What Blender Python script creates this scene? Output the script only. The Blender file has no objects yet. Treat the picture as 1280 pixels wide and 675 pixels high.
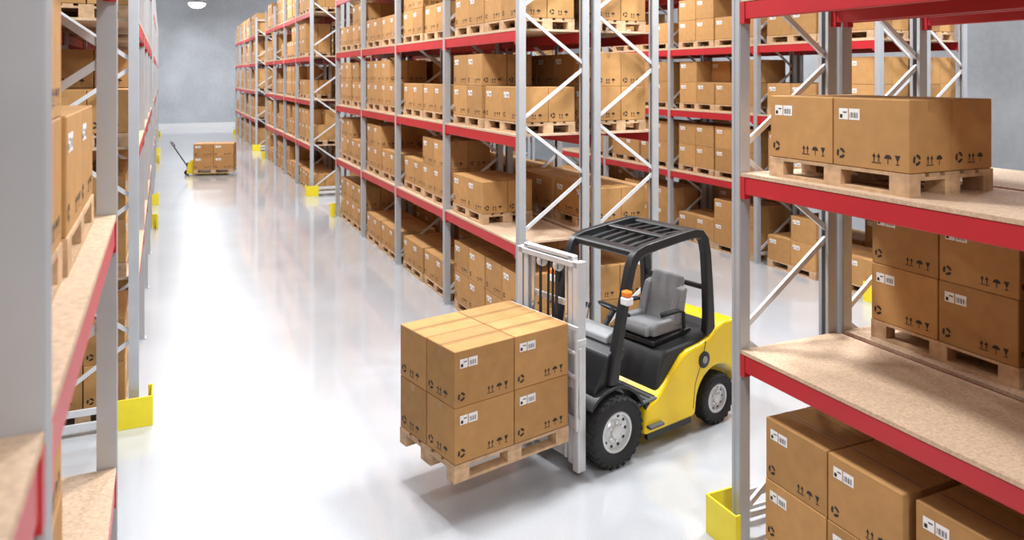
import bpy, math, random
from mathutils import Vector, Matrix
random.seed(7)
scene = bpy.context.scene
scene.view_settings.view_transform = 'Standard'

# ------------------------------------------------------------------ materials
MATS = {}
def mat(name, col, rough=0.5, metal=0.0, noise=0.0, nscale=20.0, bump=0.0, bscale=60.0,
        island=0.0, spec=0.5, emit=None, detail=4.0, stretch=None):
    m = bpy.data.materials.new(name); m.use_nodes = True
    nt = m.node_tree; n = nt.nodes; l = nt.links
    b = n['Principled BSDF']
    b.inputs['Base Color'].default_value = (*col, 1)
    b.inputs['Roughness'].default_value = rough
    b.inputs['Metallic'].default_value = metal
    b.inputs['Specular IOR Level'].default_value = spec
    if emit:
        b.inputs['Emission Color'].default_value = (*emit[0], 1)
        b.inputs['Emission Strength'].default_value = emit[1]
    geo = n.new('ShaderNodeNewGeometry')
    vec = geo.outputs['Position']
    if stretch:
        mp = n.new('ShaderNodeMapping'); mp.inputs['Scale'].default_value = stretch
        l.new(vec, mp.inputs['Vector']); vec = mp.outputs['Vector']
    last = None
    if noise > 0:
        t = n.new('ShaderNodeTexNoise'); t.inputs['Scale'].default_value = nscale
        t.inputs['Detail'].default_value = detail
        l.new(vec, t.inputs['Vector'])
        mr = n.new('ShaderNodeMapRange')
        mr.inputs['From Min'].default_value = 0.3; mr.inputs['From Max'].default_value = 0.7
        mr.inputs['To Min'].default_value = 1 - noise; mr.inputs['To Max'].default_value = 1 + noise
        l.new(t.outputs['Fac'], mr.inputs['Value']); last = mr.outputs['Result']
    if island > 0:
        mr2 = n.new('ShaderNodeMapRange')
        mr2.inputs['To Min'].default_value = 1 - island; mr2.inputs['To Max'].default_value = 1 + island
        l.new(geo.outputs['Random Per Island'], mr2.inputs['Value'])
        if last is not None:
            mu = n.new('ShaderNodeMath'); mu.operation = 'MULTIPLY'
            l.new(last, mu.inputs[0]); l.new(mr2.outputs['Result'], mu.inputs[1]); last = mu.outputs[0]
        else:
            last = mr2.outputs['Result']
    if last is not None:
        vm = n.new('ShaderNodeVectorMath'); vm.operation = 'SCALE'
        vm.inputs[0].default_value = col
        l.new(last, vm.inputs['Scale']); l.new(vm.outputs['Vector'], b.inputs['Base Color'])
    if bump > 0:
        t2 = n.new('ShaderNodeTexNoise'); t2.inputs['Scale'].default_value = bscale
        t2.inputs['Detail'].default_value = 5
        l.new(vec, t2.inputs['Vector'])
        bp = n.new('ShaderNodeBump'); bp.inputs['Strength'].default_value = bump
        bp.inputs['Distance'].default_value = 0.01
        l.new(t2.outputs['Fac'], bp.inputs['Height']); l.new(bp.outputs['Normal'], b.inputs['Normal'])
    MATS[name] = m
    return m

mat('cardboard', (0.47, 0.258, 0.098), 0.75, noise=0.07, nscale=9, island=0.13, spec=0.2, bump=0.05, bscale=25)
mat('tape', (0.40, 0.215, 0.08), 0.4, island=0.05)
mat('seam', (0.12, 0.06, 0.02), 0.8)
mat('label_white', (0.85, 0.85, 0.83), 0.5)
mat('ink', (0.03, 0.02, 0.015), 0.7)
mat('pallet_wood', (0.55, 0.37, 0.22), 0.75, noise=0.18, nscale=14, island=0.14, spec=0.2, bump=0.15, bscale=40)
mat('deck_board', (0.58, 0.42, 0.29), 0.6, noise=0.2, nscale=55, bump=0.05, bscale=90, spec=0.3, detail=8)
mat('beam_red', (0.49, 0.018, 0.026), 0.4, noise=0.05, nscale=3)
mat('galvanised', (0.48, 0.50, 0.525), 0.42, metal=0.35, noise=0.05, nscale=4)
mat('brace_white', (0.68, 0.69, 0.71), 0.4, metal=0.15, noise=0.04, nscale=5)
mat('guard_yellow', (0.85, 0.70, 0.02), 0.4, noise=0.05, nscale=6)
mat('lift_yellow', (0.94, 0.66, 0.006), 0.28, noise=0.02, nscale=3)
mat('black_paint', (0.014, 0.015, 0.017), 0.38, noise=0.1, nscale=10)
mat('black_plastic', (0.022, 0.023, 0.026), 0.55, bump=0.05, bscale=200)
mat('tread_plate', (0.10, 0.105, 0.11), 0.5, bump=0.4, bscale=60)
mat('seat_grey', (0.33, 0.34, 0.355), 0.6, bump=0.1, bscale=120, noise=0.05)
mat('mast_grey', (0.66, 0.67, 0.69), 0.4, metal=0.2, noise=0.05, nscale=8)
mat('chrome', (0.75, 0.75, 0.76), 0.2, metal=1.0)
mat('rubber', (0.014, 0.014, 0.015), 0.75, bump=0.2, bscale=50)
mat('rim', (0.66, 0.67, 0.68), 0.35, metal=0.4)
mat('orange_lens', (0.9, 0.22, 0.02), 0.2)
mat('clear_lens', (0.85, 0.85, 0.85), 0.15)
mat('lamp_body', (0.4, 0.4, 0.42), 0.4, metal=0.6)
mat('lamp_glow', (1, 1, 1), 0.5, emit=((1, .99, .97), 22))
mat('roof_steel', (0.5, 0.52, 0.55), 0.5, metal=0.3)
mp_ = mat('smoked_panel', (0.22, 0.24, 0.26), 0.15)
mp_.node_tree.nodes['Principled BSDF'].inputs['Alpha'].default_value = 0.45

# ------------------------------------------------------------------ mesh builder
class MB:
    def __init__(s): s.v = []; s.f = []; s.m = []; s.names = []
    def mi(s, name):
        if name not in s.names: s.names.append(name)
        return s.names.index(name)
    def poly(s, pts, mt):
        b = len(s.v); s.v += [tuple(p) for p in pts]; s.f.append(tuple(range(b, b + len(pts)))); s.m.append(s.mi(mt))
    def box(s, x0, x1, y0, y1, z0, z1, mt):
        b = len(s.v)
        s.v += [(x, y, z) for x in (x0, x1) for y in (y0, y1) for z in (z0, z1)]
        for q in ((0,1,3,2),(4,6,7,5),(0,4,5,1),(2,3,7,6),(0,2,6,4),(1,5,7,3)):
            s.f.append(tuple(b+i for i in q)); s.m.append(s.mi(mt))
    def cbox(s, x0, x1, y0, y1, z0, z1, mt, c=0.006):
        cx, cy, cz = (x0+x1)/2, (y0+y1)/2, (z0+z1)/2
        h = ((x1-x0)/2, (y1-y0)/2, (z1-z0)/2)
        b = len(s.v); idx = {}
        for sx in (-1,1):
            for sy in (-1,1):
                for sz in (-1,1):
                    for a in range(3):
                        p = [sx*(h[0]-c), sy*(h[1]-c), sz*(h[2]-c)]
                        p[a] = (sx,sy,sz)[a]*h[a]
                        idx[(sx,sy,sz,a)] = len(s.v)
                        s.v.append((cx+p[0], cy+p[1], cz+p[2]))
        k = s.mi(mt)
        def add(vs):
            P = [Vector(s.v[i]) for i in vs]
            nrm = (P[1]-P[0]).cross(P[2]-P[0]); cen = sum(P, Vector())/len(P) - Vector((cx,cy,cz))
            if nrm.dot(cen) < 0: vs = vs[::-1]
            s.f.append(tuple(vs)); s.m.append(k)
        for a in range(3):
            for sg in (-1,1):
                o = [i for i in range(3) if i != a]
                vs = []
                for (p,q) in ((-1,-1),(1,-1),(1,1),(-1,1)):
                    t = [0,0,0]; t[a]=sg; t[o[0]]=p; t[o[1]]=q
                    vs.append(idx[(*t, a)])
                add(vs)
            o = [i for i in range(3) if i != a]
            for p in (-1,1):
                for q in (-1,1):
                    t0=[0,0,0]; t0[o[0]]=p; t0[o[1]]=q
                    t1=list(t0); t0[a]=-1; t1[a]=1
                    add([idx[(*t0,o[0])], idx[(*t1,o[0])], idx[(*t1,o[1])], idx[(*t0,o[1])]])
        for sx in (-1,1):
            for sy in (-1,1):
                for sz in (-1,1):
                    add([idx[(sx,sy,sz,0)], idx[(sx,sy,sz,1)], idx[(sx,sy,sz,2)]])
    def bar(s, p0, p1, w, t, mt, side=(0,1,0)):
        p0 = Vector(p0); p1 = Vector(p1); d = (p1-p0).normalized()
        a = Vector(side); a = (a - d*a.dot(d)).normalized(); c = d.cross(a)
        b = len(s.v)
        for P in (p0, p1):
            for (i,j) in ((-1,-1),(1,-1),(1,1),(-1,1)):
                s.v.append(tuple(P + a*(t/2*i) + c*(w/2*j)))
        for q in ((0,3,2,1),(4,5,6,7),(0,1,5,4),(1,2,6,5),(2,3,7,6),(3,0,4,7)):
            s.f.append(tuple(b+i for i in q)); s.m.append(s.mi(mt))
    def tube(s, pts, r, mt, seg=12, cap=True):
        pts = [Vector(p) for p in pts]; rings = []
        prev = None
        for i, p in enumerate(pts):
            d = (pts[min(i+1,len(pts)-1)] - pts[max(i-1,0)]).normalized()
            if prev is None:
                a = d.orthogonal().normalized()
            else:
                a = (prev - d*prev.dot(d)).normalized()
            prev = a; c = d.cross(a); b = len(s.v)
            for k in range(seg):
                t = 2*math.pi*k/seg
                s.v.append(tuple(p + a*(r*math.cos(t)) + c*(r*math.sin(t))))
            rings.append(b)
        k = s.mi(mt)
        for i in range(len(rings)-1):
            for j in range(seg):
                j2 = (j+1) % seg
                s.f.append((rings[i]+j, rings[i]+j2, rings[i+1]+j2, rings[i+1]+j)); s.m.append(k)
        if cap:
            s.f.append(tuple(rings[0]+j for j in range(seg))[::-1]); s.m.append(k)
            s.f.append(tuple(rings[-1]+j for j in range(seg))); s.m.append(k)
    def lathe(s, prof, cx, cz, mt, seg=48, y0=0.0, sgn=1):
        b = len(s.v); n = len(prof)
        for k in range(seg):
            t = 2*math.pi*k/seg
            for (r, y) in prof:
                s.v.append((cx + r*math.cos(t), y0 + sgn*y, cz + r*math.sin(t)))
        kk = s.mi(mt)
        for k in range(seg):
            k2 = (k+1) % seg
            for i in range(n-1):
                s.f.append((b+k*n+i, b+k*n+i+1, b+k2*n+i+1, b+k2*n+i)); s.m.append(kk)
    def prism(s, prof, y0, y1, mt):
        b = len(s.v); n = len(prof)
        for y in (y0, y1):
            for (x, z) in prof: s.v.append((x, y, z))
        k = s.mi(mt)
        s.f.append(tuple(b+i for i in range(n))); s.m.append(k)
        s.f.append(tuple(b+n+i for i in range(n))[::-1]); s.m.append(k)
        for i in range(n):
            j = (i+1) % n
            s.f.append((b+i, b+n+i, b+n+j, b+j)); s.m.append(k)
    def strip(s, path, w, y0, y1, mt):
        n = len(path); P = [Vector((x, 0, z)) for x, z in path]
        if not isinstance(w, (list, tuple)): w = [w]*n
        b = len(s.v); k = s.mi(mt)
        for i in range(n):
            d = (P[min(i+1,n-1)] - P[max(i-1,0)]).normalized()
            nn = Vector((-d.z, 0, d.x))
            for (sd, y) in ((-1,y0),(1,y0),(1,y1),(-1,y1)):
                q = P[i] + nn*(w[i]/2*sd)
                s.v.append((q.x, y, q.z))
        for i in range(n-1):
            for j in range(4):
                j2 = (j+1) % 4
                s.f.append((b+4*i+j, b+4*i+j2, b+4*i+4+j2, b+4*i+4+j)); s.m.append(k)
        s.f.append((b, b+3, b+2, b+1)); s.m.append(k)
        e = b+4*(n-1); s.f.append((e, e+1, e+2, e+3)); s.m.append(k)
    def merge(s, o, M):
        b = len(s.v)
        s.v += [tuple(M @ Vector(p)) for p in o.v]
        s.f += [tuple(b+i for i in f) for f in o.f]
        mp = [s.mi(nm) for nm in o.names]
        s.m += [mp[i] for i in o.m]
    def mesh(s, name, smooth=False, recalc=True):
        me = bpy.data.meshes.new(name)
        me.from_pydata(s.v, [], s.f)
        for nm in s.names: me.materials.append(MATS[nm])
        me.polygons.foreach_set('material_index', s.m)
        if recalc:
            import bmesh
            bm = bmesh.new(); bm.from_mesh(me)
            bmesh.ops.recalc_face_normals(bm, faces=bm.faces)
            bm.to_mesh(me); bm.free()
        if smooth:
            me.polygons.foreach_set('use_smooth', [True]*len(me.polygons))
            try: me.set_sharp_from_angle(angle=math.radians(35))
            except Exception: pass
        me.update()
        return me

def obj(name, me, loc=(0,0,0), rz=0.0, parent=None, bevel=0.0, seg=3):
    o = bpy.data.objects.new(name, me); o.location = loc; o.rotation_euler = (0,0,rz)
    scene.collection.objects.link(o)
    if parent: o.parent = parent
    if bevel > 0:
        md = o.modifiers.new('bevel', 'BEVEL'); md.width = bevel; md.segments = seg
        md.limit_method = 'ANGLE'; md.angle_limit = math.radians(30); md.harden_normals = True
    return o

# ------------------------------------------------------------------ boxes + pallet
BX, BY, BZ = 0.4, 0.6, 0.46
def add_carton(mb, cx, cy, z0, detail=True, flip=False):
    hx, hy = BX/2-0.004, BY/2-0.004
    mb.cbox(cx-hx, cx+hx, cy-hy, cy+hy, z0+0.001, z0+BZ-0.001, 'cardboard', 0.005)
    zt = z0+BZ+0.0003
    mb.poly([(cx-.028,cy-hy+.005,zt),(cx+.028,cy-hy+.005,zt),(cx+.028,cy+hy-.005,zt),(cx-.028,cy+hy-.005,zt)], 'tape')
    mb.poly([(cx-.003,cy-hy+.005,zt+.0006),(cx+.003,cy-hy+.005,zt+.0006),(cx+.003,cy+hy-.005,zt+.0006),(cx-.003,cy+hy-.005,zt+.0006)], 'seam')
    e = 0.0012
    def P(face, a, b, k=0):
        d = e*(1+k)
        if face == '+x': return (cx+hx+d, cy+a, z0+b)
        if face == '-x': return (cx-hx-d, cy-a, z0+b)
        if face == '+y': return (cx-a, cy+hy+d, z0+b)
        return (cx+a, cy-hy-d, z0+b)
    def rect(face, a0, a1, b0, b1, mt, k=0):
        mb.poly([P(face,a0,b0,k),P(face,a1,b0,k),P(face,a1,b1,k),P(face,a0,b1,k)], mt)
    for face, hw in (('+x', hy), ('-x', hy), ('+y', hx), ('-y', hx)):
        if hw == hx:
            rect(face, -.028, .028, BZ-.075, BZ-.006, 'tape')
        lx = -hw+0.05 if hw == hy else -0.03
        if hw == hy:
            rect(face, lx, lx+.075, BZ-.145, BZ-.07, 'label_white')
            rect(face, lx+.083, lx+.17, BZ-.145, BZ-.07, 'label_white')
            rect(face, lx+.008, lx+.03, BZ-.135, BZ-.11, 'ink', 1)
            rect(face, lx+.035, lx+.065, BZ-.10, BZ-.092, 'ink', 1)
            for i in range(6):
                rect(face, lx+.092+i*.011, lx+.092+i*.011+(.006 if i%2 else .003), BZ-.132, BZ-.095, 'ink', 1)
        if not detail: continue
        r0 = hw-0.26 if hw == hy else -0.03
        zb = 0.045
        for i in range(2):
            a = r0+i*.035
            rect(face, a-.004, a+.004, zb+.01, zb+.045, 'ink')
            mb.poly([P(face,a-.014,zb+.04),P(face,a+.014,zb+.04),P(face,a,zb+.066)], 'ink')
        rect(face, r0-.018, r0+.053, zb, zb+.006, 'ink')
        a = r0+.105
        mb.poly([P(face, a+.028*math.cos(math.pi*t/8), zb+.035+.028*math.sin(math.pi*t/8)) for t in range(9)], 'ink')
        rect(face, a-.003, a+.003, zb, zb+.035, 'ink')
        if hw == hy:
            a = r0+.175
            mb.poly([P(face,a-.02,zb+.062),P(face,a-.004,zb+.025),P(face,a+.004,zb+.025),P(face,a+.02,zb+.062)], 'ink')
            rect(face, a-.003, a+.003, zb+.004, zb+.025, 'ink'); rect(face, a-.014, a+.014, zb, zb+.006, 'ink')
        a = -hw+.065
        for q in range(3):
            t0 = q*2*math.pi/3+.15
            outer = [(a+.036*math.cos(t0+u*.4), zb+.04+.036*math.sin(t0+u*.4)) for u in range(5)]
            inner = [(a+.017*math.cos(t0+u*.4), zb+.04+.017*math.sin(t0+u*.4)) for u in range(4,-1,-1)]
            mb.poly([P(face, *p) for p in outer+inner], 'ink')

def add_pallet(mb):
    for cx in (-.35, 0, .35):
        w = .05 if cx else .0725
        mb.box(cx-w, cx+w, -.6, .6, 0, .022, 'pallet_wood')
        for cy in (-.5275, 0, .5275):
            mb.box(cx-w, cx+w, cy-.0725, cy+.0725, .022, .100, 'pallet_wood')
    for cy in (-.5275, 0, .5275):
        mb.box(-.4, .4, cy-.0725, cy+.0725, .100, .122, 'pallet_wood')
    for cx, w in ((-.3275,.0725),(-.17,.05),(0,.0725),(.17,.05),(.3275,.0725)):
        mb.box(cx-w, cx+w, -.6, .6, .122, .144, 'pallet_wood')

KIND = {
 'one': [(i,j,0) for i in (0,1) for j in (0,1)],
 'two': [(i,j,k) for i in (0,1) for j in (0,1) for k in (0,1)],
 'th':  [(i,j,0) for i in (0,1) for j in (0,1)] + [(0,1,1),(1,1,1)],
 'tb':  [(i,j,0) for i in (0,1) for j in (0,1)] + [(1,0,1),(1,1,1),(0,1,1)],
}
CACHE = {}
def load_mb(kind, detail):
    key = (kind, detail)
    if key not in CACHE:
        mb = MB(); add_pallet(mb)
        for (i,j,k) in KIND[kind]:
            add_carton(mb, (-.5+i)*BX + random.uniform(-.003,.003), (-.5+j)*BY + random.uniform(-.003,.003), .146+k*(BZ+.001), detail)
        CACHE[key] = mb
    return CACHE[key]
MESH = {}
def load_mesh(kind):
    if kind not in MESH: MESH[kind] = load_mb(kind, True).mesh('boxes_on_pallet_'+kind, recalc=False)
    return MESH[kind]

# ------------------------------------------------------------------ racks
LV = [0.0, 1.52, 2.90, 4.26, 5.62]
BAY = 2.8; DEP = 1.02; HP = 6.45
rk = MB()
for i in range(5):
    y = i*BAY
    for side in (0, 1):
        def X(a): return a if side == 0 else DEP-a
        def bx(a0,a1,y0,y1,z0,z1,m):
            p,q = sorted((X(a0),X(a1))); rk.box(p,q,y0,y1,z0,z1,m)
        bx(0, .008, y-.05, y+.05, 0, HP, 'galvanised')
        bx(-.004, 0, y-.042, y-.018, 0, HP, 'galvanised')
        bx(-.004, 0, y+.018, y+.042, 0, HP, 'galvanised')
        bx(.008, .095, y-.05, y-.042, 0, HP, 'galvanised')
        bx(.008, .095, y+.042, y+.05, 0, HP, 'galvanised')
        bx(.087, .095, y-.042, y-.02, 0, HP, 'galvanised')
        bx(.087, .095, y+.02, y+.042, 0, HP, 'galvanised')
        bx(-.03, .13, y-.075, y+.075, 0, .01, 'galvanised')
    z = .18; s = 0; st = .72
    rk.bar((.06, y, z), (DEP-.06, y, z), .045, .03, 'brace_white')
    while z+st < HP-.1:
        a, b = (.07, DEP-.07) if s == 0 else (DEP-.07, .07)
        rk.bar((a, y, z+.04), (b, y, z+st-.04), .042, .028, 'brace_white')
        z += st; s ^= 1
    rk.bar((.06, y, HP-.12), (DEP-.06, y, HP-.12), .045, .03, 'brace_white')
for i in range(4):
    y0 = i*BAY+.05; y1 = (i+1)*BAY-.05
    for L in LV[1:]:
        for x0 in (0.004, DEP-.054):
            rk.cbox(x0, x0+.05, y0, y1, L-.165, L-.028, 'beam_red', .006)
            for (ya, yb) in ((y0-.001, y0+.045), (y1-.045, y1+.001)):
                rk.box(x0-.006, x0+.056, ya, yb, L-.2, L-.03, 'beam_red')
        rk.box(0.0, DEP, y0+.003, y1-.003, L-.028, L, 'deck_board')
rack_me = rk.mesh('pallet_rack', recalc=True)

def guard(name, xf, yend, sg, flip=False):
    g = MB()
    fx = lambda a: a if not flip else DEP-a
    def bx(a0,a1,b0,b1,z0,z1,m):
        p,q = sorted((fx(a0),fx(a1))); r,t = sorted((sg*b0, sg*b1)); g.cbox(p,q,r,t,z0,z1,m,.003)
    bx(-.14,-.125,-.16,.18,0,.31,'guard_yellow')
    bx(-.14,.22,.18,.195,0,.31,'guard_yellow')
    bx(-.125,-.09,-.16,-.145,0,.31,'guard_yellow')
    bx(.205,.22,.14,.18,0,.31,'guard_yellow')
    bx(-.125,.2,.10,.179,0.0,.012,'guard_yellow')
    bx(.222,DEP-.02,.155,.175,.05,.13,'brace_white')
    bx(.222,DEP-.02,.155,.175,.20,.27,'brace_white')
    bx(DEP-.02,DEP+.02,.12,.18,0,.30,'guard_yellow')
    obj(name, g.mesh(name), (xf, yend, 0))

ROWS = {'LA': -0.23-DEP, 'LB': -0.23-2*DEP-.08, 'MA': 4.10, 'MB': 4.10+DEP+.08, 'RA': 10.5, 'RB': 10.5+DEP+.08}
BLK = [-6.44, 8.84, 23.84, 39.0]
S0, S1 = .70, 1.95
OV = {
 ('MA',0,3,2,1):'one', ('MA',0,3,2,0):None, ('MA',0,2,2,1):None,
 ('MA',0,3,1,1):None, ('MA',0,3,1,0):None, ('MB',0,3,1,1):'two', ('MB',0,3,1,0):'two',
 ('MB',0,3,2,1):None, ('MB',0,3,2,0):None,('MB',0,2,2,1):None,
 ('MA',0,3,0,1):'two', ('MA',0,3,0,0):'two', ('MB',0,3,0,1):'two',
 ('MA',0,3,3,1):None, ('MB',0,3,3,1):'one',
 ('MA',1,0,0,0):'two', ('MA',1,0,0,1):'two', ('MA',1,0,1,0):None, ('MA',1,0,1,1):'one',
 ('MA',1,0,2,0):'one', ('MA',1,0,2,1):'two', ('MA',1,0,3,0):'two', ('MA',1,0,3,1):'one',
 ('MA',1,1,0,0):'one', ('MA',1,1,1,0):'two', ('MA',1,1,1,1):'one', ('MA',1,1,2,0):'one', ('MA',1,1,2,1):'one', ('MA',1,1,3,0):'one',
 ('MA',1,2,1,0):'one', ('MA',1,2,2,0):'th', ('MA',1,2,0,1):'one',
 ('MB',1,0,1,0):'one', ('MB',1,0,1,1):'one', ('MB',1,0,2,0):'two', ('MB',1,0,2,1):'two', ('MB',1,0,3,0):'two',
 ('MB',1,0,0,0):'two', ('MB',1,0,0,1):'th',
 ('LA',0,3,2,1):'one', ('LA',0,3,2,0):'two', ('LA',0,3,1,1):None, ('LA',0,3,1,0):'two',
 ('LA',0,3,0,1):'two', ('LA',0,2,2,1):None, ('LA',0,2,2,0):None, ('LA',0,2,3,1):None,
}
INDIV = {('MA',0),('MB',0),('MA',1),('MB',1),('LA',0),('LA',1)}
for row, x0 in ROWS.items():
    for b, y0 in enumerate(BLK):
        if row in ('LA','LB') and b > 0: y0 = y0 + .22
        obj('pallet_rack', rack_me, (x0, y0, 0))
        merged = None if (row, b) in INDIV else MB()
        for bay in range(4):
            for lv in range(5):
                for s in range(2):
                    k = OV.get((row,b,bay,lv,s), 'rand')
                    if k == 'rand':
                        r = random.random()
                        if lv == 4: k = 'two' if r < .6 else ('tb' if r < .9 else 'one')
                        elif lv == 0: k = 'two' if r < .65 else ('th' if r < .82 else 'one')
                        else: k = 'two' if r < .30 else ('th' if r < .45 else ('tb' if r < .55 else ('one' if r < .90 else None)))
                    if k is None: continue
                    cx = x0+DEP/2+random.uniform(-.02,.02)
                    if row in ('MA','RA'): cx -= .03
                    cy = y0+bay*BAY+(S0,S1)[s]+random.uniform(-.015,.015)
                    rz = (math.pi if random.random() < .5 else 0) + random.uniform(-.012,.012)
                    z = LV[lv]+.0005
                    if merged is None:
                        obj('boxes_on_pallet', load_mesh(k), (cx,cy,z), rz)
                    else:
                        merged.merge(load_mb(k, False), Matrix.Translation((cx-x0,cy-y0,z)) @ Matrix.Rotation(rz,4,'Z'))
        if merged is not None:
            obj('stacked_pallet_boxes', merged.mesh('stacked_pallet_boxes', recalc=False), (x0,y0,0))
        flip = row in ('LA','MB','RB')
        guard('rack_end_guard', x0, y0, -1, flip)
        guard('rack_end_guard', x0, y0+4*BAY, 1, flip)

# ------------------------------------------------------------------ room
def surf_mat(name, base, var, rough, rvar, nscale, fine, coat=0.0, bump=0.02, wt=.35):
    m = bpy.data.materials.new(name); m.use_nodes = True
    nt = m.node_tree; n = nt.nodes; l = nt.links; b = n['Principled BSDF']
    g = n.new('ShaderNodeNewGeometry')
    t = n.new('ShaderNodeTexNoise'); t.inputs['Scale'].default_value = nscale; t.inputs['Detail'].default_value = 6
    t2 = n.new('ShaderNodeTexNoise'); t2.inputs['Scale'].default_value = fine; t2.inputs['Detail'].default_value = 3
    l.new(g.outputs['Position'], t.inputs['Vector']); l.new(g.outputs['Position'], t2.inputs['Vector'])
    mx = n.new('ShaderNodeMath'); mx.operation = 'MULTIPLY_ADD'; mx.inputs[1].default_value = wt
    l.new(t2.outputs['Fac'], mx.inputs[0]); l.new(t.outputs['Fac'], mx.inputs[2])
    cr = n.new('ShaderNodeValToRGB')
    cr.color_ramp.elements[0].position = .40; cr.color_ramp.elements[1].position = .95
    cr.color_ramp.elements[0].color = (*[c*(1-var) for c in base], 1)
    cr.color_ramp.elements[1].color = (*[min(1,c*(1+var)) for c in base], 1)
    l.new(mx.outputs[0], cr.inputs['Fac']); l.new(cr.outputs['Color'], b.inputs['Base Color'])
    mr = n.new('ShaderNodeMapRange'); mr.inputs['To Min'].default_value = rough-rvar; mr.inputs['To Max'].default_value = rough+rvar
    l.new(t.outputs['Fac'], mr.inputs['Value']); l.new(mr.outputs['Result'], b.inputs['Roughness'])
    if bump > 0:
        bp = n.new('ShaderNodeBump'); bp.inputs['Strength'].default_value = bump; bp.inputs['Distance'].default_value = .01
        l.new(t2.outputs['Fac'], bp.inputs['Height']); l.new(bp.outputs['Normal'], b.inputs['Normal'])
    b.inputs['Coat Weight'].default_value = coat; b.inputs['Coat Roughness'].default_value = .08
    b.inputs['Coat IOR'].default_value = 1.6
    MATS[name] = m
surf_mat('polished_concrete', (.465,.485,.515), .11, .32, .06, .7, 45, coat=1.0, bump=0, wt=.5)
surf_mat('wall_concrete', (.46,.49,.525), .22, .7, .05, .45, 6)
surf_mat('skirting_paint', (.75,.76,.77), .03, .5, .05, 1, 20)
XL, XR, YB, YF = -7.5, 19.0, 57.5, -9.0
m = MB(); m.box(XL, XR, YF, YB, -.2, 0, 'polished_concrete'); obj('floor', m.mesh('floor'))
m = MB(); m.box(XL-.3, XR+.3, YB, YB+.3, -.2, 12, 'wall_concrete'); obj('wall_back', m.mesh('wall_back'))
m = MB(); m.box(XL-.3, XL, YF, YB, -.2, 12, 'wall_concrete'); obj('wall_left', m.mesh('wall_left'))
m = MB(); m.box(XR, XR+.3, YF, YB, -.2, 12, 'wall_concrete'); obj('wall_right', m.mesh('wall_right'))
m = MB(); m.box(XL, XR, YB-.04, YB, 0, .35, 'skirting_paint'); obj('baseboard_back', m.mesh('baseboard_back'))

# ------------------------------------------------------------------ forklift
FK = bpy.data.objects.new('forklift', None); scene.collection.objects.link(FK)
FK.location = (3.747, 6.616, 0); FK.rotation_euler = (0,0,math.radians(192.5))
def part(name, mb, bevel=0, seg=3, smooth=True):
    return obj(name, mb.mesh(name, smooth=smooth), parent=FK, bevel=bevel, seg=seg)
prof = [(-.40,.17),(-.41,.42),(-.47,.47),(-.56,.50),(-.78,.69),(-.93,.83),(-1.03,.87),(-1.22,.89),(-1.36,.93),(-1.48,1.02),(-1.60,1.06),(-1.80,1.05),(-1.90,.98),(-1.95,.82),(-1.95,.50),(-1.91,.34)]
prof += [(-1.5+.34*math.cos(math.radians(a)), .27+.34*math.sin(math.radians(a))) for a in range(172,-1,-12)]
prof += [(-1.15,.19),(-1.10,.17)]
b = MB(); b.prism(prof, -.50, .50, 'lift_yellow'); part('chassis_body', b, .045, 5)
b = MB()
for sy in (-1,1):
    b.strip([(-1.30,.90),(-1.24,.72),(-1.13,.50),(-1.10,.26)], .008, sy*.499-.003, sy*.499+.003, 'black_paint')
    b.lathe([(0,.012),(.07,.012),(.085,.004),(.085,-.01)], -1.27, .72, 'black_plastic', 28, sy*.503, sy)
    b.lathe([(0,.018),(.034,.018),(.04,.01),(.04,0)], -1.27, .72, 'seat_grey', 20, sy*.503, sy)
    b.box(-1.08,-.44, sy*.47-.02, sy*.47+.02, .12,.18,'black_paint')
part('side_panels', b)
b = MB(); b.prism([(-.45,.16),(.2,.16),(.24,.3),(.24,.5),(-.6,.5),(-.6,.3)], -.30, .30, 'black_paint'); part('front_chassis', b, .02)
b = MB(); b.cbox(-.66,-.02,-.49,.49,.475,.505,'tread_plate',.008)
for i in range(7): b.box(-.58+i*.07,-.56+i*.07,-.46,.46,.505,.511,'black_plastic')
part('floor_plate', b)
b = MB()
for sy in (-1,1):
    b.cbox(-.62,-.42,sy*.5-.05,sy*.5+.05,.24,.27,'tread_plate',.006)
    b.cbox(-.62,-.42,sy*.465-.02,sy*.465+.02,.27,.47,'black_plastic',.006)
part('entry_step', b)
b = MB(); b.prism([(.20,.48),(.22,.72),(.12,.86),(.05,1.02),(-.06,1.08),(-.20,1.04),(-.17,.96),(-.06,.86),(-.04,.50)], -.44, .44, 'black_paint'); part('front_cowl', b, .025, 4)
b = MB(); b.prism([(-.06,1.075),(-.20,1.045),(-.30,1.10),(-.29,1.16),(-.16,1.18),(-.07,1.14)], -.22, .30, 'seat_grey'); part('dashboard', b, .02, 3)
b = MB()
for sy in (-1,1):
    path = [(.40*math.cos(math.radians(a)), .33+.40*math.sin(math.radians(a))) for a in range(40,166,7)]
    y0, y1 = sorted((sy*.28, sy*.50))
    b.strip(path, .03, y0, y1, 'black_paint')
part('front_fenders', b, .008, 2)
b = MB(); b.prism([(-.60,.48),(-.62,.70),(-.68,.84),(-.76,.90),(-1.20,.93),(-1.40,1.0),(-1.52,1.06),(-1.56,.95),(-1.3,.6),(-.9,.48)], -.455, .455, 'black_plastic'); part('engine_hood', b, .04, 4)
b = MB()
b.prism([(-.72,.90),(-.74,.955),(-1.30,1.0),(-1.34,.93)], -.30, .30, 'black_paint'); part('seat_base', b, .02)
b = MB(); b.prism([(-.74,.965),(-.72,1.03),(-.76,1.075),(-.95,1.06),(-1.20,1.05),(-1.22,.98)], -.20,.20,'seat_grey'); part('seat_cushion', b, .035, 4)
b = MB()
for sy in (-1,1): b.prism([(-.78,.97),(-.77,1.07),(-.84,1.11),(-1.20,1.11),(-1.22,.98)], min(sy*.18,sy*.255), max(sy*.18,sy*.255),'seat_grey')
part('seat_bolsters', b, .03, 4)
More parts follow.
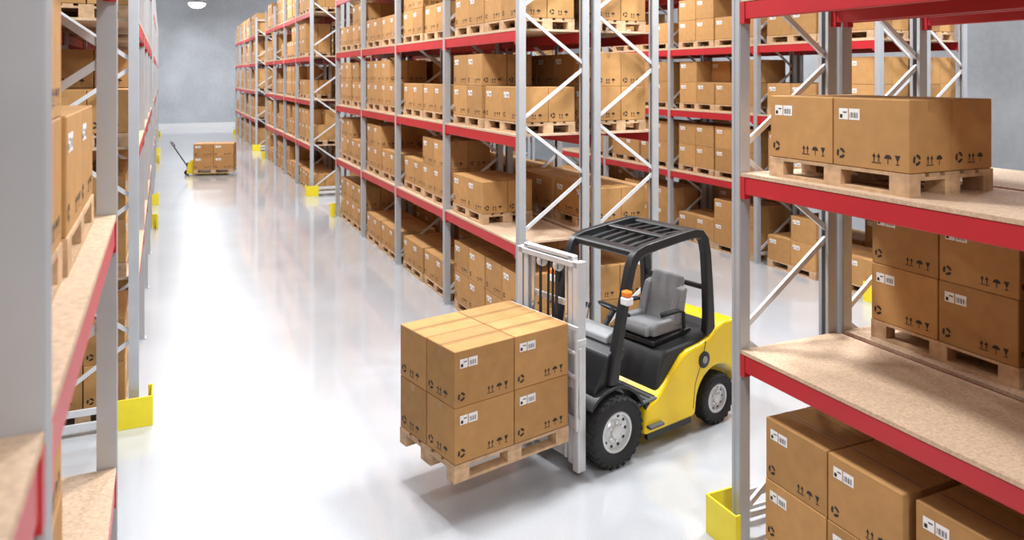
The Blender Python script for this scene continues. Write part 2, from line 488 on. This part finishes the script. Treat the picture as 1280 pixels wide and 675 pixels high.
b = MB(); b.prism([(-1.12,1.03),(-1.19,1.30),(-1.24,1.48),(-1.27,1.53),(-1.33,1.52),(-1.34,1.46),(-1.28,1.2),(-1.25,1.0)], -.20,.20,'seat_grey'); part('seat_back', b, .04, 4)
b = MB()
for sy in (-1,1): b.prism([(-1.07,1.05),(-1.12,1.2),(-1.20,1.40),(-1.27,1.42),(-1.30,1.4),(-1.25,1.15),(-1.22,1.03)], min(sy*.17,sy*.265), max(sy*.17,sy*.265),'seat_grey')
part('seat_back_wings', b, .03, 4)
b = MB()
for sy in (-1,1):
    b.tube([(-1.2,sy*.29,1.0),(-1.2,sy*.29,1.17),(-1.12,sy*.29,1.2),(-.86,sy*.29,1.19)], .018, 'black_paint')
    b.cbox(-1.12,-.86,sy*.29-.03,sy*.29+.03,1.19,1.225,'black_plastic',.01)
part('armrests', b)
b = MB()
c = Vector((-.47,.0,1.27)); ax = Vector((-.52,0,.85)).normalized(); u = Vector((0,1,0)); w = ax.cross(u)
b.tube([(-.22,0,1.0), tuple(c - ax*.02)], .03, 'black_plastic')
ring = [tuple(c + u*(.165*math.cos(2*math.pi*i/32)) + w*(.165*math.sin(2*math.pi*i/32))) for i in range(33)]
b.tube(ring, .014, 'black_plastic', 8, cap=False)
for k in range(3):
    t = math.radians(90+120*k); b.tube([tuple(c), tuple(c + u*(.16*math.cos(t)) + w*(.16*math.sin(t)))], .012, 'seat_grey', 8)
b.tube([tuple(c-ax*.02), tuple(c+ax*.025)], .04, 'black_plastic', 16)
b.tube([tuple(c+u*.15), tuple(c+u*.15+ax*.06)], .018, 'black_plastic', 12)
part('steering_wheel', b)
b = MB()
for i in range(3):
    b.tube([(-.30,-.26-.05*i,1.05),(-.36,-.26-.05*i,1.24)], .008, 'chrome', 8); b.tube([(-.36,-.26-.05*i,1.24),(-.375,-.26-.05*i,1.285)], .016, 'black_plastic', 10)
part('hydraulic_levers', b)
gp = [(.0,.74),(-.05,.98),(-.12,1.30),(-.20,1.62),(-.25,1.80),(-.285,1.88),(-.34,1.93),(-.44,1.96),(-.65,1.985),(-.95,2.015),(-1.17,2.03),(-1.27,2.01),(-1.335,1.94),(-1.37,1.80),(-1.40,1.45),(-1.415,1.15),(-1.41,.95)]
gw = [.13,.11,.095,.095,.10,.105,.105,.10,.095,.095,.10,.105,.105,.105,.11,.125,.15]
b = MB()
for sy in (-1,1):
    y0,y1 = sorted((sy*.395, sy*.48)); b.strip(gp, gw, y0, y1, 'black_paint')
part('overhead_guard_frame', b, .018, 3)
b = MB()
top = [(-.40,1.945),(-.65,1.98),(-.95,2.01),(-1.23,2.015)]
for y in (-.27,-.135,0,.135,.27):
    b.strip(top, .035, y-.019, y+.019, 'black_paint')
b.cbox(-.46,-.29,-.42,.42,1.895,1.965,'black_paint',.015)
b.cbox(-1.32,-1.17,-.42,.42,1.97,2.05,'black_paint',.015)
b.cbox(-.87,-.77,-.42,.42,1.99,2.035,'black_paint',.01)
b.cbox(-1.42,-1.37,-.42,.42,1.40,1.45,'black_paint',.01)
part('overhead_guard_roof', b)
b = MB(); b.strip([(-.44,1.925),(-.65,1.955),(-.95,1.985),(-1.20,1.99)], .008, -.41, .41, 'smoked_panel'); part('roof_panel', b)
b = MB()
for sy in (-1,1):
    b.cbox(-.16,-.07,sy*.53-.05,sy*.53+.05,1.50,1.575,'clear_lens',.012)
    b.cbox(-.155,-.075,sy*.53-.045,sy*.53+.045,1.575,1.635,'orange_lens',.015)
    b.cbox(-.18,-.11,sy*.47-.02,sy*.47+.02,1.50,1.62,'black_paint',.008)
part('turn_signals', b)
# mast
b = MB()
KY = 1.19
for sy in (-1,1):
    def cb(x0,x1,ya,yb,z0,z1,mt='mast_grey',c=.004):
        p,q = sorted((sy*ya*KY, sy*yb*KY)); b.cbox(x0,x1,p,q,z0,z1,mt,c)
    cb(.335,.43,.366,.382,.05,1.96); cb(.335,.35,.318,.368,.05,1.96); cb(.415,.43,.318,.368,.05,1.96)
    cb(.352,.42,.290,.306,.10,2.0); cb(.352,.368,.255,.295,.10,2.0); cb(.405,.42,.255,.295,.10,2.0)
    cb(.335,.44,.362,.392,1.20,1.26)
    b.tube([(.385,sy*.25,.12),(.385,sy*.25,1.25)], .03, 'mast_grey', 16)
    b.tube([(.385,sy*.25,1.25),(.385,sy*.25,1.93)], .02, 'chrome', 16)
    b.box(.395,.408,sy*.12-.015,sy*.12+.015,.6,1.88,'black_paint')
    b.lathe([(0,-.015),(.045,-.015),(.055,-.02),(.055,.02),(.045,.015),(0,.015)], .38, 1.87, 'rim', 24, sy*.12)
    b.tube([(-.05,sy*.26,.58),(.14,sy*.26,.60)], .035, 'black_paint', 14); b.tube([(.14,sy*.26,.60),(.36,sy*.27,.62)], .018, 'chrome', 12)
    cb(.30,.36,.22,.27,.56,.68)
b.cbox(.345,.43,-.445,.445,1.90,1.955,'mast_grey',.006)
b.cbox(.355,.42,-.36,.36,1.965,2.005,'mast_grey',.006)
b.cbox(.325,.35,-.445,.445,1.10,1.20,'mast_grey',.006)
b.cbox(.335,.38,-.445,.445,.10,.24,'mast_grey',.006)
b.cbox(.345,.365,-.35,.35,.62,.70,'mast_grey',.006)
b.cbox(.345,.365,-.35,.35,1.50,1.56,'mast_grey',.006)
b.tube([(.38,.04,1.88),(.39,.05,1.5),(.385,.06,1.0),(.38,.05,.6)], .012, 'rubber', 8)
b.tube([(.38,-.02,1.88),(.39,-.02,1.5),(.385,-.02,1.0),(.38,-.02,.6)], .012, 'rubber', 8)
part('mast', b)
b = MB()
b.cbox(.435,.465,-.50,.50,.46,.56,'mast_grey',.006); b.cbox(.435,.465,-.50,.50,.82,.92,'mast_grey',.006)
for y in (-.24,.24): b.cbox(.42,.436,y-.03,y+.03,.44,.95,'mast_grey',.004)
for y in (-.485,-.30,-.10,.10,.30,.485): b.cbox(.468,.488,y-.015,y+.015,.46 if abs(y)>.4 else .9,1.38,'mast_grey',.004)
b.cbox(.463,.49,-.50,.50,1.36,1.40,'mast_grey',.005); b.cbox(.465,.49,-.50,.50,.93,.96,'mast_grey',.004)
b.cbox(.465,.49,-.50,.50,1.14,1.17,'mast_grey',.004)
for y in (-.5,.5): b.tube([(.44,y,.50),(.45,y,.70),(.45,y,.95),(.45,y,1.2)], .012, 'mast_grey', 8)
part('fork_carriage', b)
b = MB()
for y in (-.20,.20):
    yy = y-.04
    b.cbox(.462,.497,yy-.05,yy+.05,.385,.93,'black_paint',.005)
    b.prism([(.465,.385),(.50,.43),(.9,.43),(1.60,.405),(1.60,.395),(.9,.388)], yy-.05, yy+.05, 'black_paint')
part('forks', b)
def wheel(name, cx, cy, R, W, sy, lugs):
    b = MB(); h = W/2; ri = R*.56
    prof = [(ri,-h*.75),(ri+.02,-h*.9),(R*.80,-h),(R*.93,-h*.95),(R*.985,-h*.78),(R,-h*.4),(R,h*.4),(R*.985,h*.78),(R*.93,h*.95),(R*.80,h),(ri+.02,h*.9),(ri,h*.75)]
    b.lathe(prof, cx, R, 'rubber', 56, cy, sy)
    n = lugs
    for k in range(n):
        for sd in (-1,1):
            t = 2*math.pi*(k+(.5 if sd>0 else 0))/n
            e = Vector((math.cos(t),0,math.sin(t))); tg = Vector((-math.sin(t),0,math.cos(t)))
            base = Vector((cx,cy,R)) + e*(R-.011)
            p0 = base + Vector((0,sd*h*.06,0)) + tg*.02
            p1 = base + Vector((0,sd*h*.80,0)) - e*.004
            p2 = base + Vector((0,sd*h*.99,0)) - e*(R*.085) - tg*.006
            b.bar(p0,p1,.036,.034,'rubber',side=tuple(e)); b.bar(p1,p2,.034,.03,'rubber',side=tuple(e))
    rp = [(ri+.005,h*.78),(ri-.005,h*.84),(ri-.02,h*.80),(ri-.03,h*.45),(R*.34,h*.38),(R*.30,h*.50),(R*.20,h*.52),(R*.18,h*.72),(R*.12,h*.78),(0,h*.78)]
    b.lathe(rp, cx, R, 'rim', 48, cy, sy)
    b.lathe([(ri+.005,-h*.78),(ri-.02,-h*.7),(0,-h*.6)], cx, R, 'rim', 32, cy, sy)
    for k in range(10):
        t = 2*math.pi*k/10
        x = cx+R*.425*math.cos(t); z = R+R*.425*math.sin(t)
        y0 = cy+sy*(h*.415)
        b.tube([(x,y0-.004,z),(x,y0+sy*.003,z)], R*.050, 'black_paint', 14)
    for k in range(6):
        t = 2*math.pi*(k+.5)/6
        x = cx+R*.25*math.cos(t); z = R+R*.25*math.sin(t); y0 = cy+sy*h*.5
        b.tube([(x,y0,z),(x,y0+sy*.018,z)], R*.035, 'chrome', 6)
    return part(name, b)
for sy in (-1,1):
    wheel('front_wheel_%s'%('left' if sy>0 else 'right'), 0, sy*.44, .33, .21, sy, 26)
    wheel('rear_wheel_%s'%('left' if sy>0 else 'right'), -1.5, sy*.43, .26, .16, sy, 22)
b = MB(); b.tube([(0,-.36,.33),(0,.36,.33)], .06, 'black_paint', 16); b.tube([(-1.5,-.36,.26),(-1.5,.36,.26)], .05, 'black_paint', 16)
part('axles', b)

# the load carried by the forks
a_ = math.radians(192.5)
F = Vector((math.cos(a_), math.sin(a_), 0)); Lf = Vector((-math.sin(a_), math.cos(a_), 0))
ctr = Vector(FK.location) + F*(.505+.615) + Lf*(-.04)
o = obj('boxes_on_pallet', load_mesh('two'), (ctr.x, ctr.y, .352), math.radians(192.5-90))
o.scale = (1.13, 1.02, 1.0)

# ------------------------------------------------------------------ pallet jack in the distance
PJ = bpy.data.objects.new('pallet_jack', None); scene.collection.objects.link(PJ)
PJ.location = (1.0, 30.6, 0); PJ.rotation_euler = (0,0,math.radians(-12))
b = MB()
for y in (-.18,.18):
    b.cbox(.05,1.25,y-.08,y+.08,.03,.085,'guard_yellow',.008)
    b.lathe([(0,-.04),(.035,-.04),(.035,.04),(0,.04)], 1.15, .036, 'rubber', 16, y)
b.prism([(-.16,.06),(.08,.06),(.08,.48),(-.02,.55),(-.12,.40)], -.2,.2,'guard_yellow')
b.lathe([(0,-.06),(.09,-.06),(.09,.06),(0,.06)], -.18, .09, 'rubber', 24, 0)
b.tube([(-.14,0,.45),(-.14,0,.2)], .05, 'black_paint', 14)
b.tube([(-.16,0,.30),(-.62,0,1.02)], .022, 'black_paint', 10)
b.tube([(-.62,0,1.02),(-.62,-.12,1.06),(-.70,-.13,1.18),(-.74,0,1.22),(-.70,.13,1.18),(-.62,.12,1.06),(-.62,0,1.02)], .018, 'black_paint', 8)
obj('jack_body', b.mesh('jack_body', smooth=True), parent=PJ)
a = math.radians(-12)
o = obj('boxes_on_pallet', load_mesh('two'), (1.0+.80*math.cos(a), 30.6+.80*math.sin(a), .088), a+math.pi/2)
o.scale = (1.1, 1.15, 1.0)

# ------------------------------------------------------------------ lamps hanging from roof beams
lm = MB()
lm.tube([(0,0,.02),(0,0,.10)], .55, 'lamp_body', 32); lm.tube([(0,0,.1),(0,0,.32)], .16, 'lamp_body', 20)
lm.tube([(0,0,.32),(0,0,2.797)], .012, 'lamp_body', 6)
NS = 24
for i in range(5):
    a0, a1 = math.pi/2*i/5, math.pi/2*(i+1)/5
    for k in range(NS):
        t0, t1 = 2*math.pi*k/NS, 2*math.pi*(k+1)/NS
        q = [(.48*math.cos(a)*math.cos(t), .48*math.cos(a)*math.sin(t), .02-.30*math.sin(a)) for a, t in ((a0,t0),(a0,t1),(a1,t1),(a1,t0))]
        lm.poly(q, 'lamp_glow')
lamp_me = lm.mesh('high_bay_lamp', recalc=False)
beam_y = set()
def lamp(x, y, p, z=8.1):
    o = obj('high_bay_lamp', lamp_me, (x,y,z))
    ld = bpy.data.lights.new('lamp_light','AREA'); ld.shape='DISK'; ld.size=.9; ld.energy=p; ld.color=(.975,.985,1)
    lo = bpy.data.objects.new('lamp_light', ld); scene.collection.objects.link(lo); lo.parent = o; lo.location=(0,0,-.30)
    if y not in beam_y:
        beam_y.add(y)
        g = MB(); g.box(XL, XR, y-.06, y+.06, 10.9, 10.92, 'roof_steel'); g.box(XL, XR, y-.008, y+.008, 10.92, 11.16, 'roof_steel'); g.box(XL, XR, y-.06, y+.06, 11.16, 11.18, 'roof_steel')
        obj('roof_beam', g.mesh('roof_beam'))
for y in (-3, 6.8, 13.5, 21.5, 29, 36.3, 44.0, 51.5): lamp(1.95, y, 410)
for y in (6.8, 15, 25, 37, 49): lamp(8.35, y, 370)
lamp(5.2, 6.8, 220)
lamp(14.5, 6.8, 380); lamp(14.5, 20, 380)

w = bpy.data.worlds.new('world'); scene.world = w; w.use_nodes = True
w.node_tree.nodes['Background'].inputs[0].default_value = (.92,.96,1,1)
w.node_tree.nodes['Background'].inputs[1].default_value = 0.80

# ------------------------------------------------------------------ camera
cd = bpy.data.cameras.new('camera'); co = bpy.data.objects.new('camera', cd); scene.collection.objects.link(co)
cd.sensor_width = 36; cd.sensor_fit = 'HORIZONTAL'; cd.lens = 27.0
co.location = (0,0,3.66); co.rotation_euler = (math.radians(90),0,-math.atan(437/960))
cd.shift_y = -243.5/1280
cd.clip_start = .05; cd.clip_end = 200
cd.dof.use_dof = True; cd.dof.focus_distance = 7.2; cd.dof.aperture_fstop = 2.0
scene.camera = co
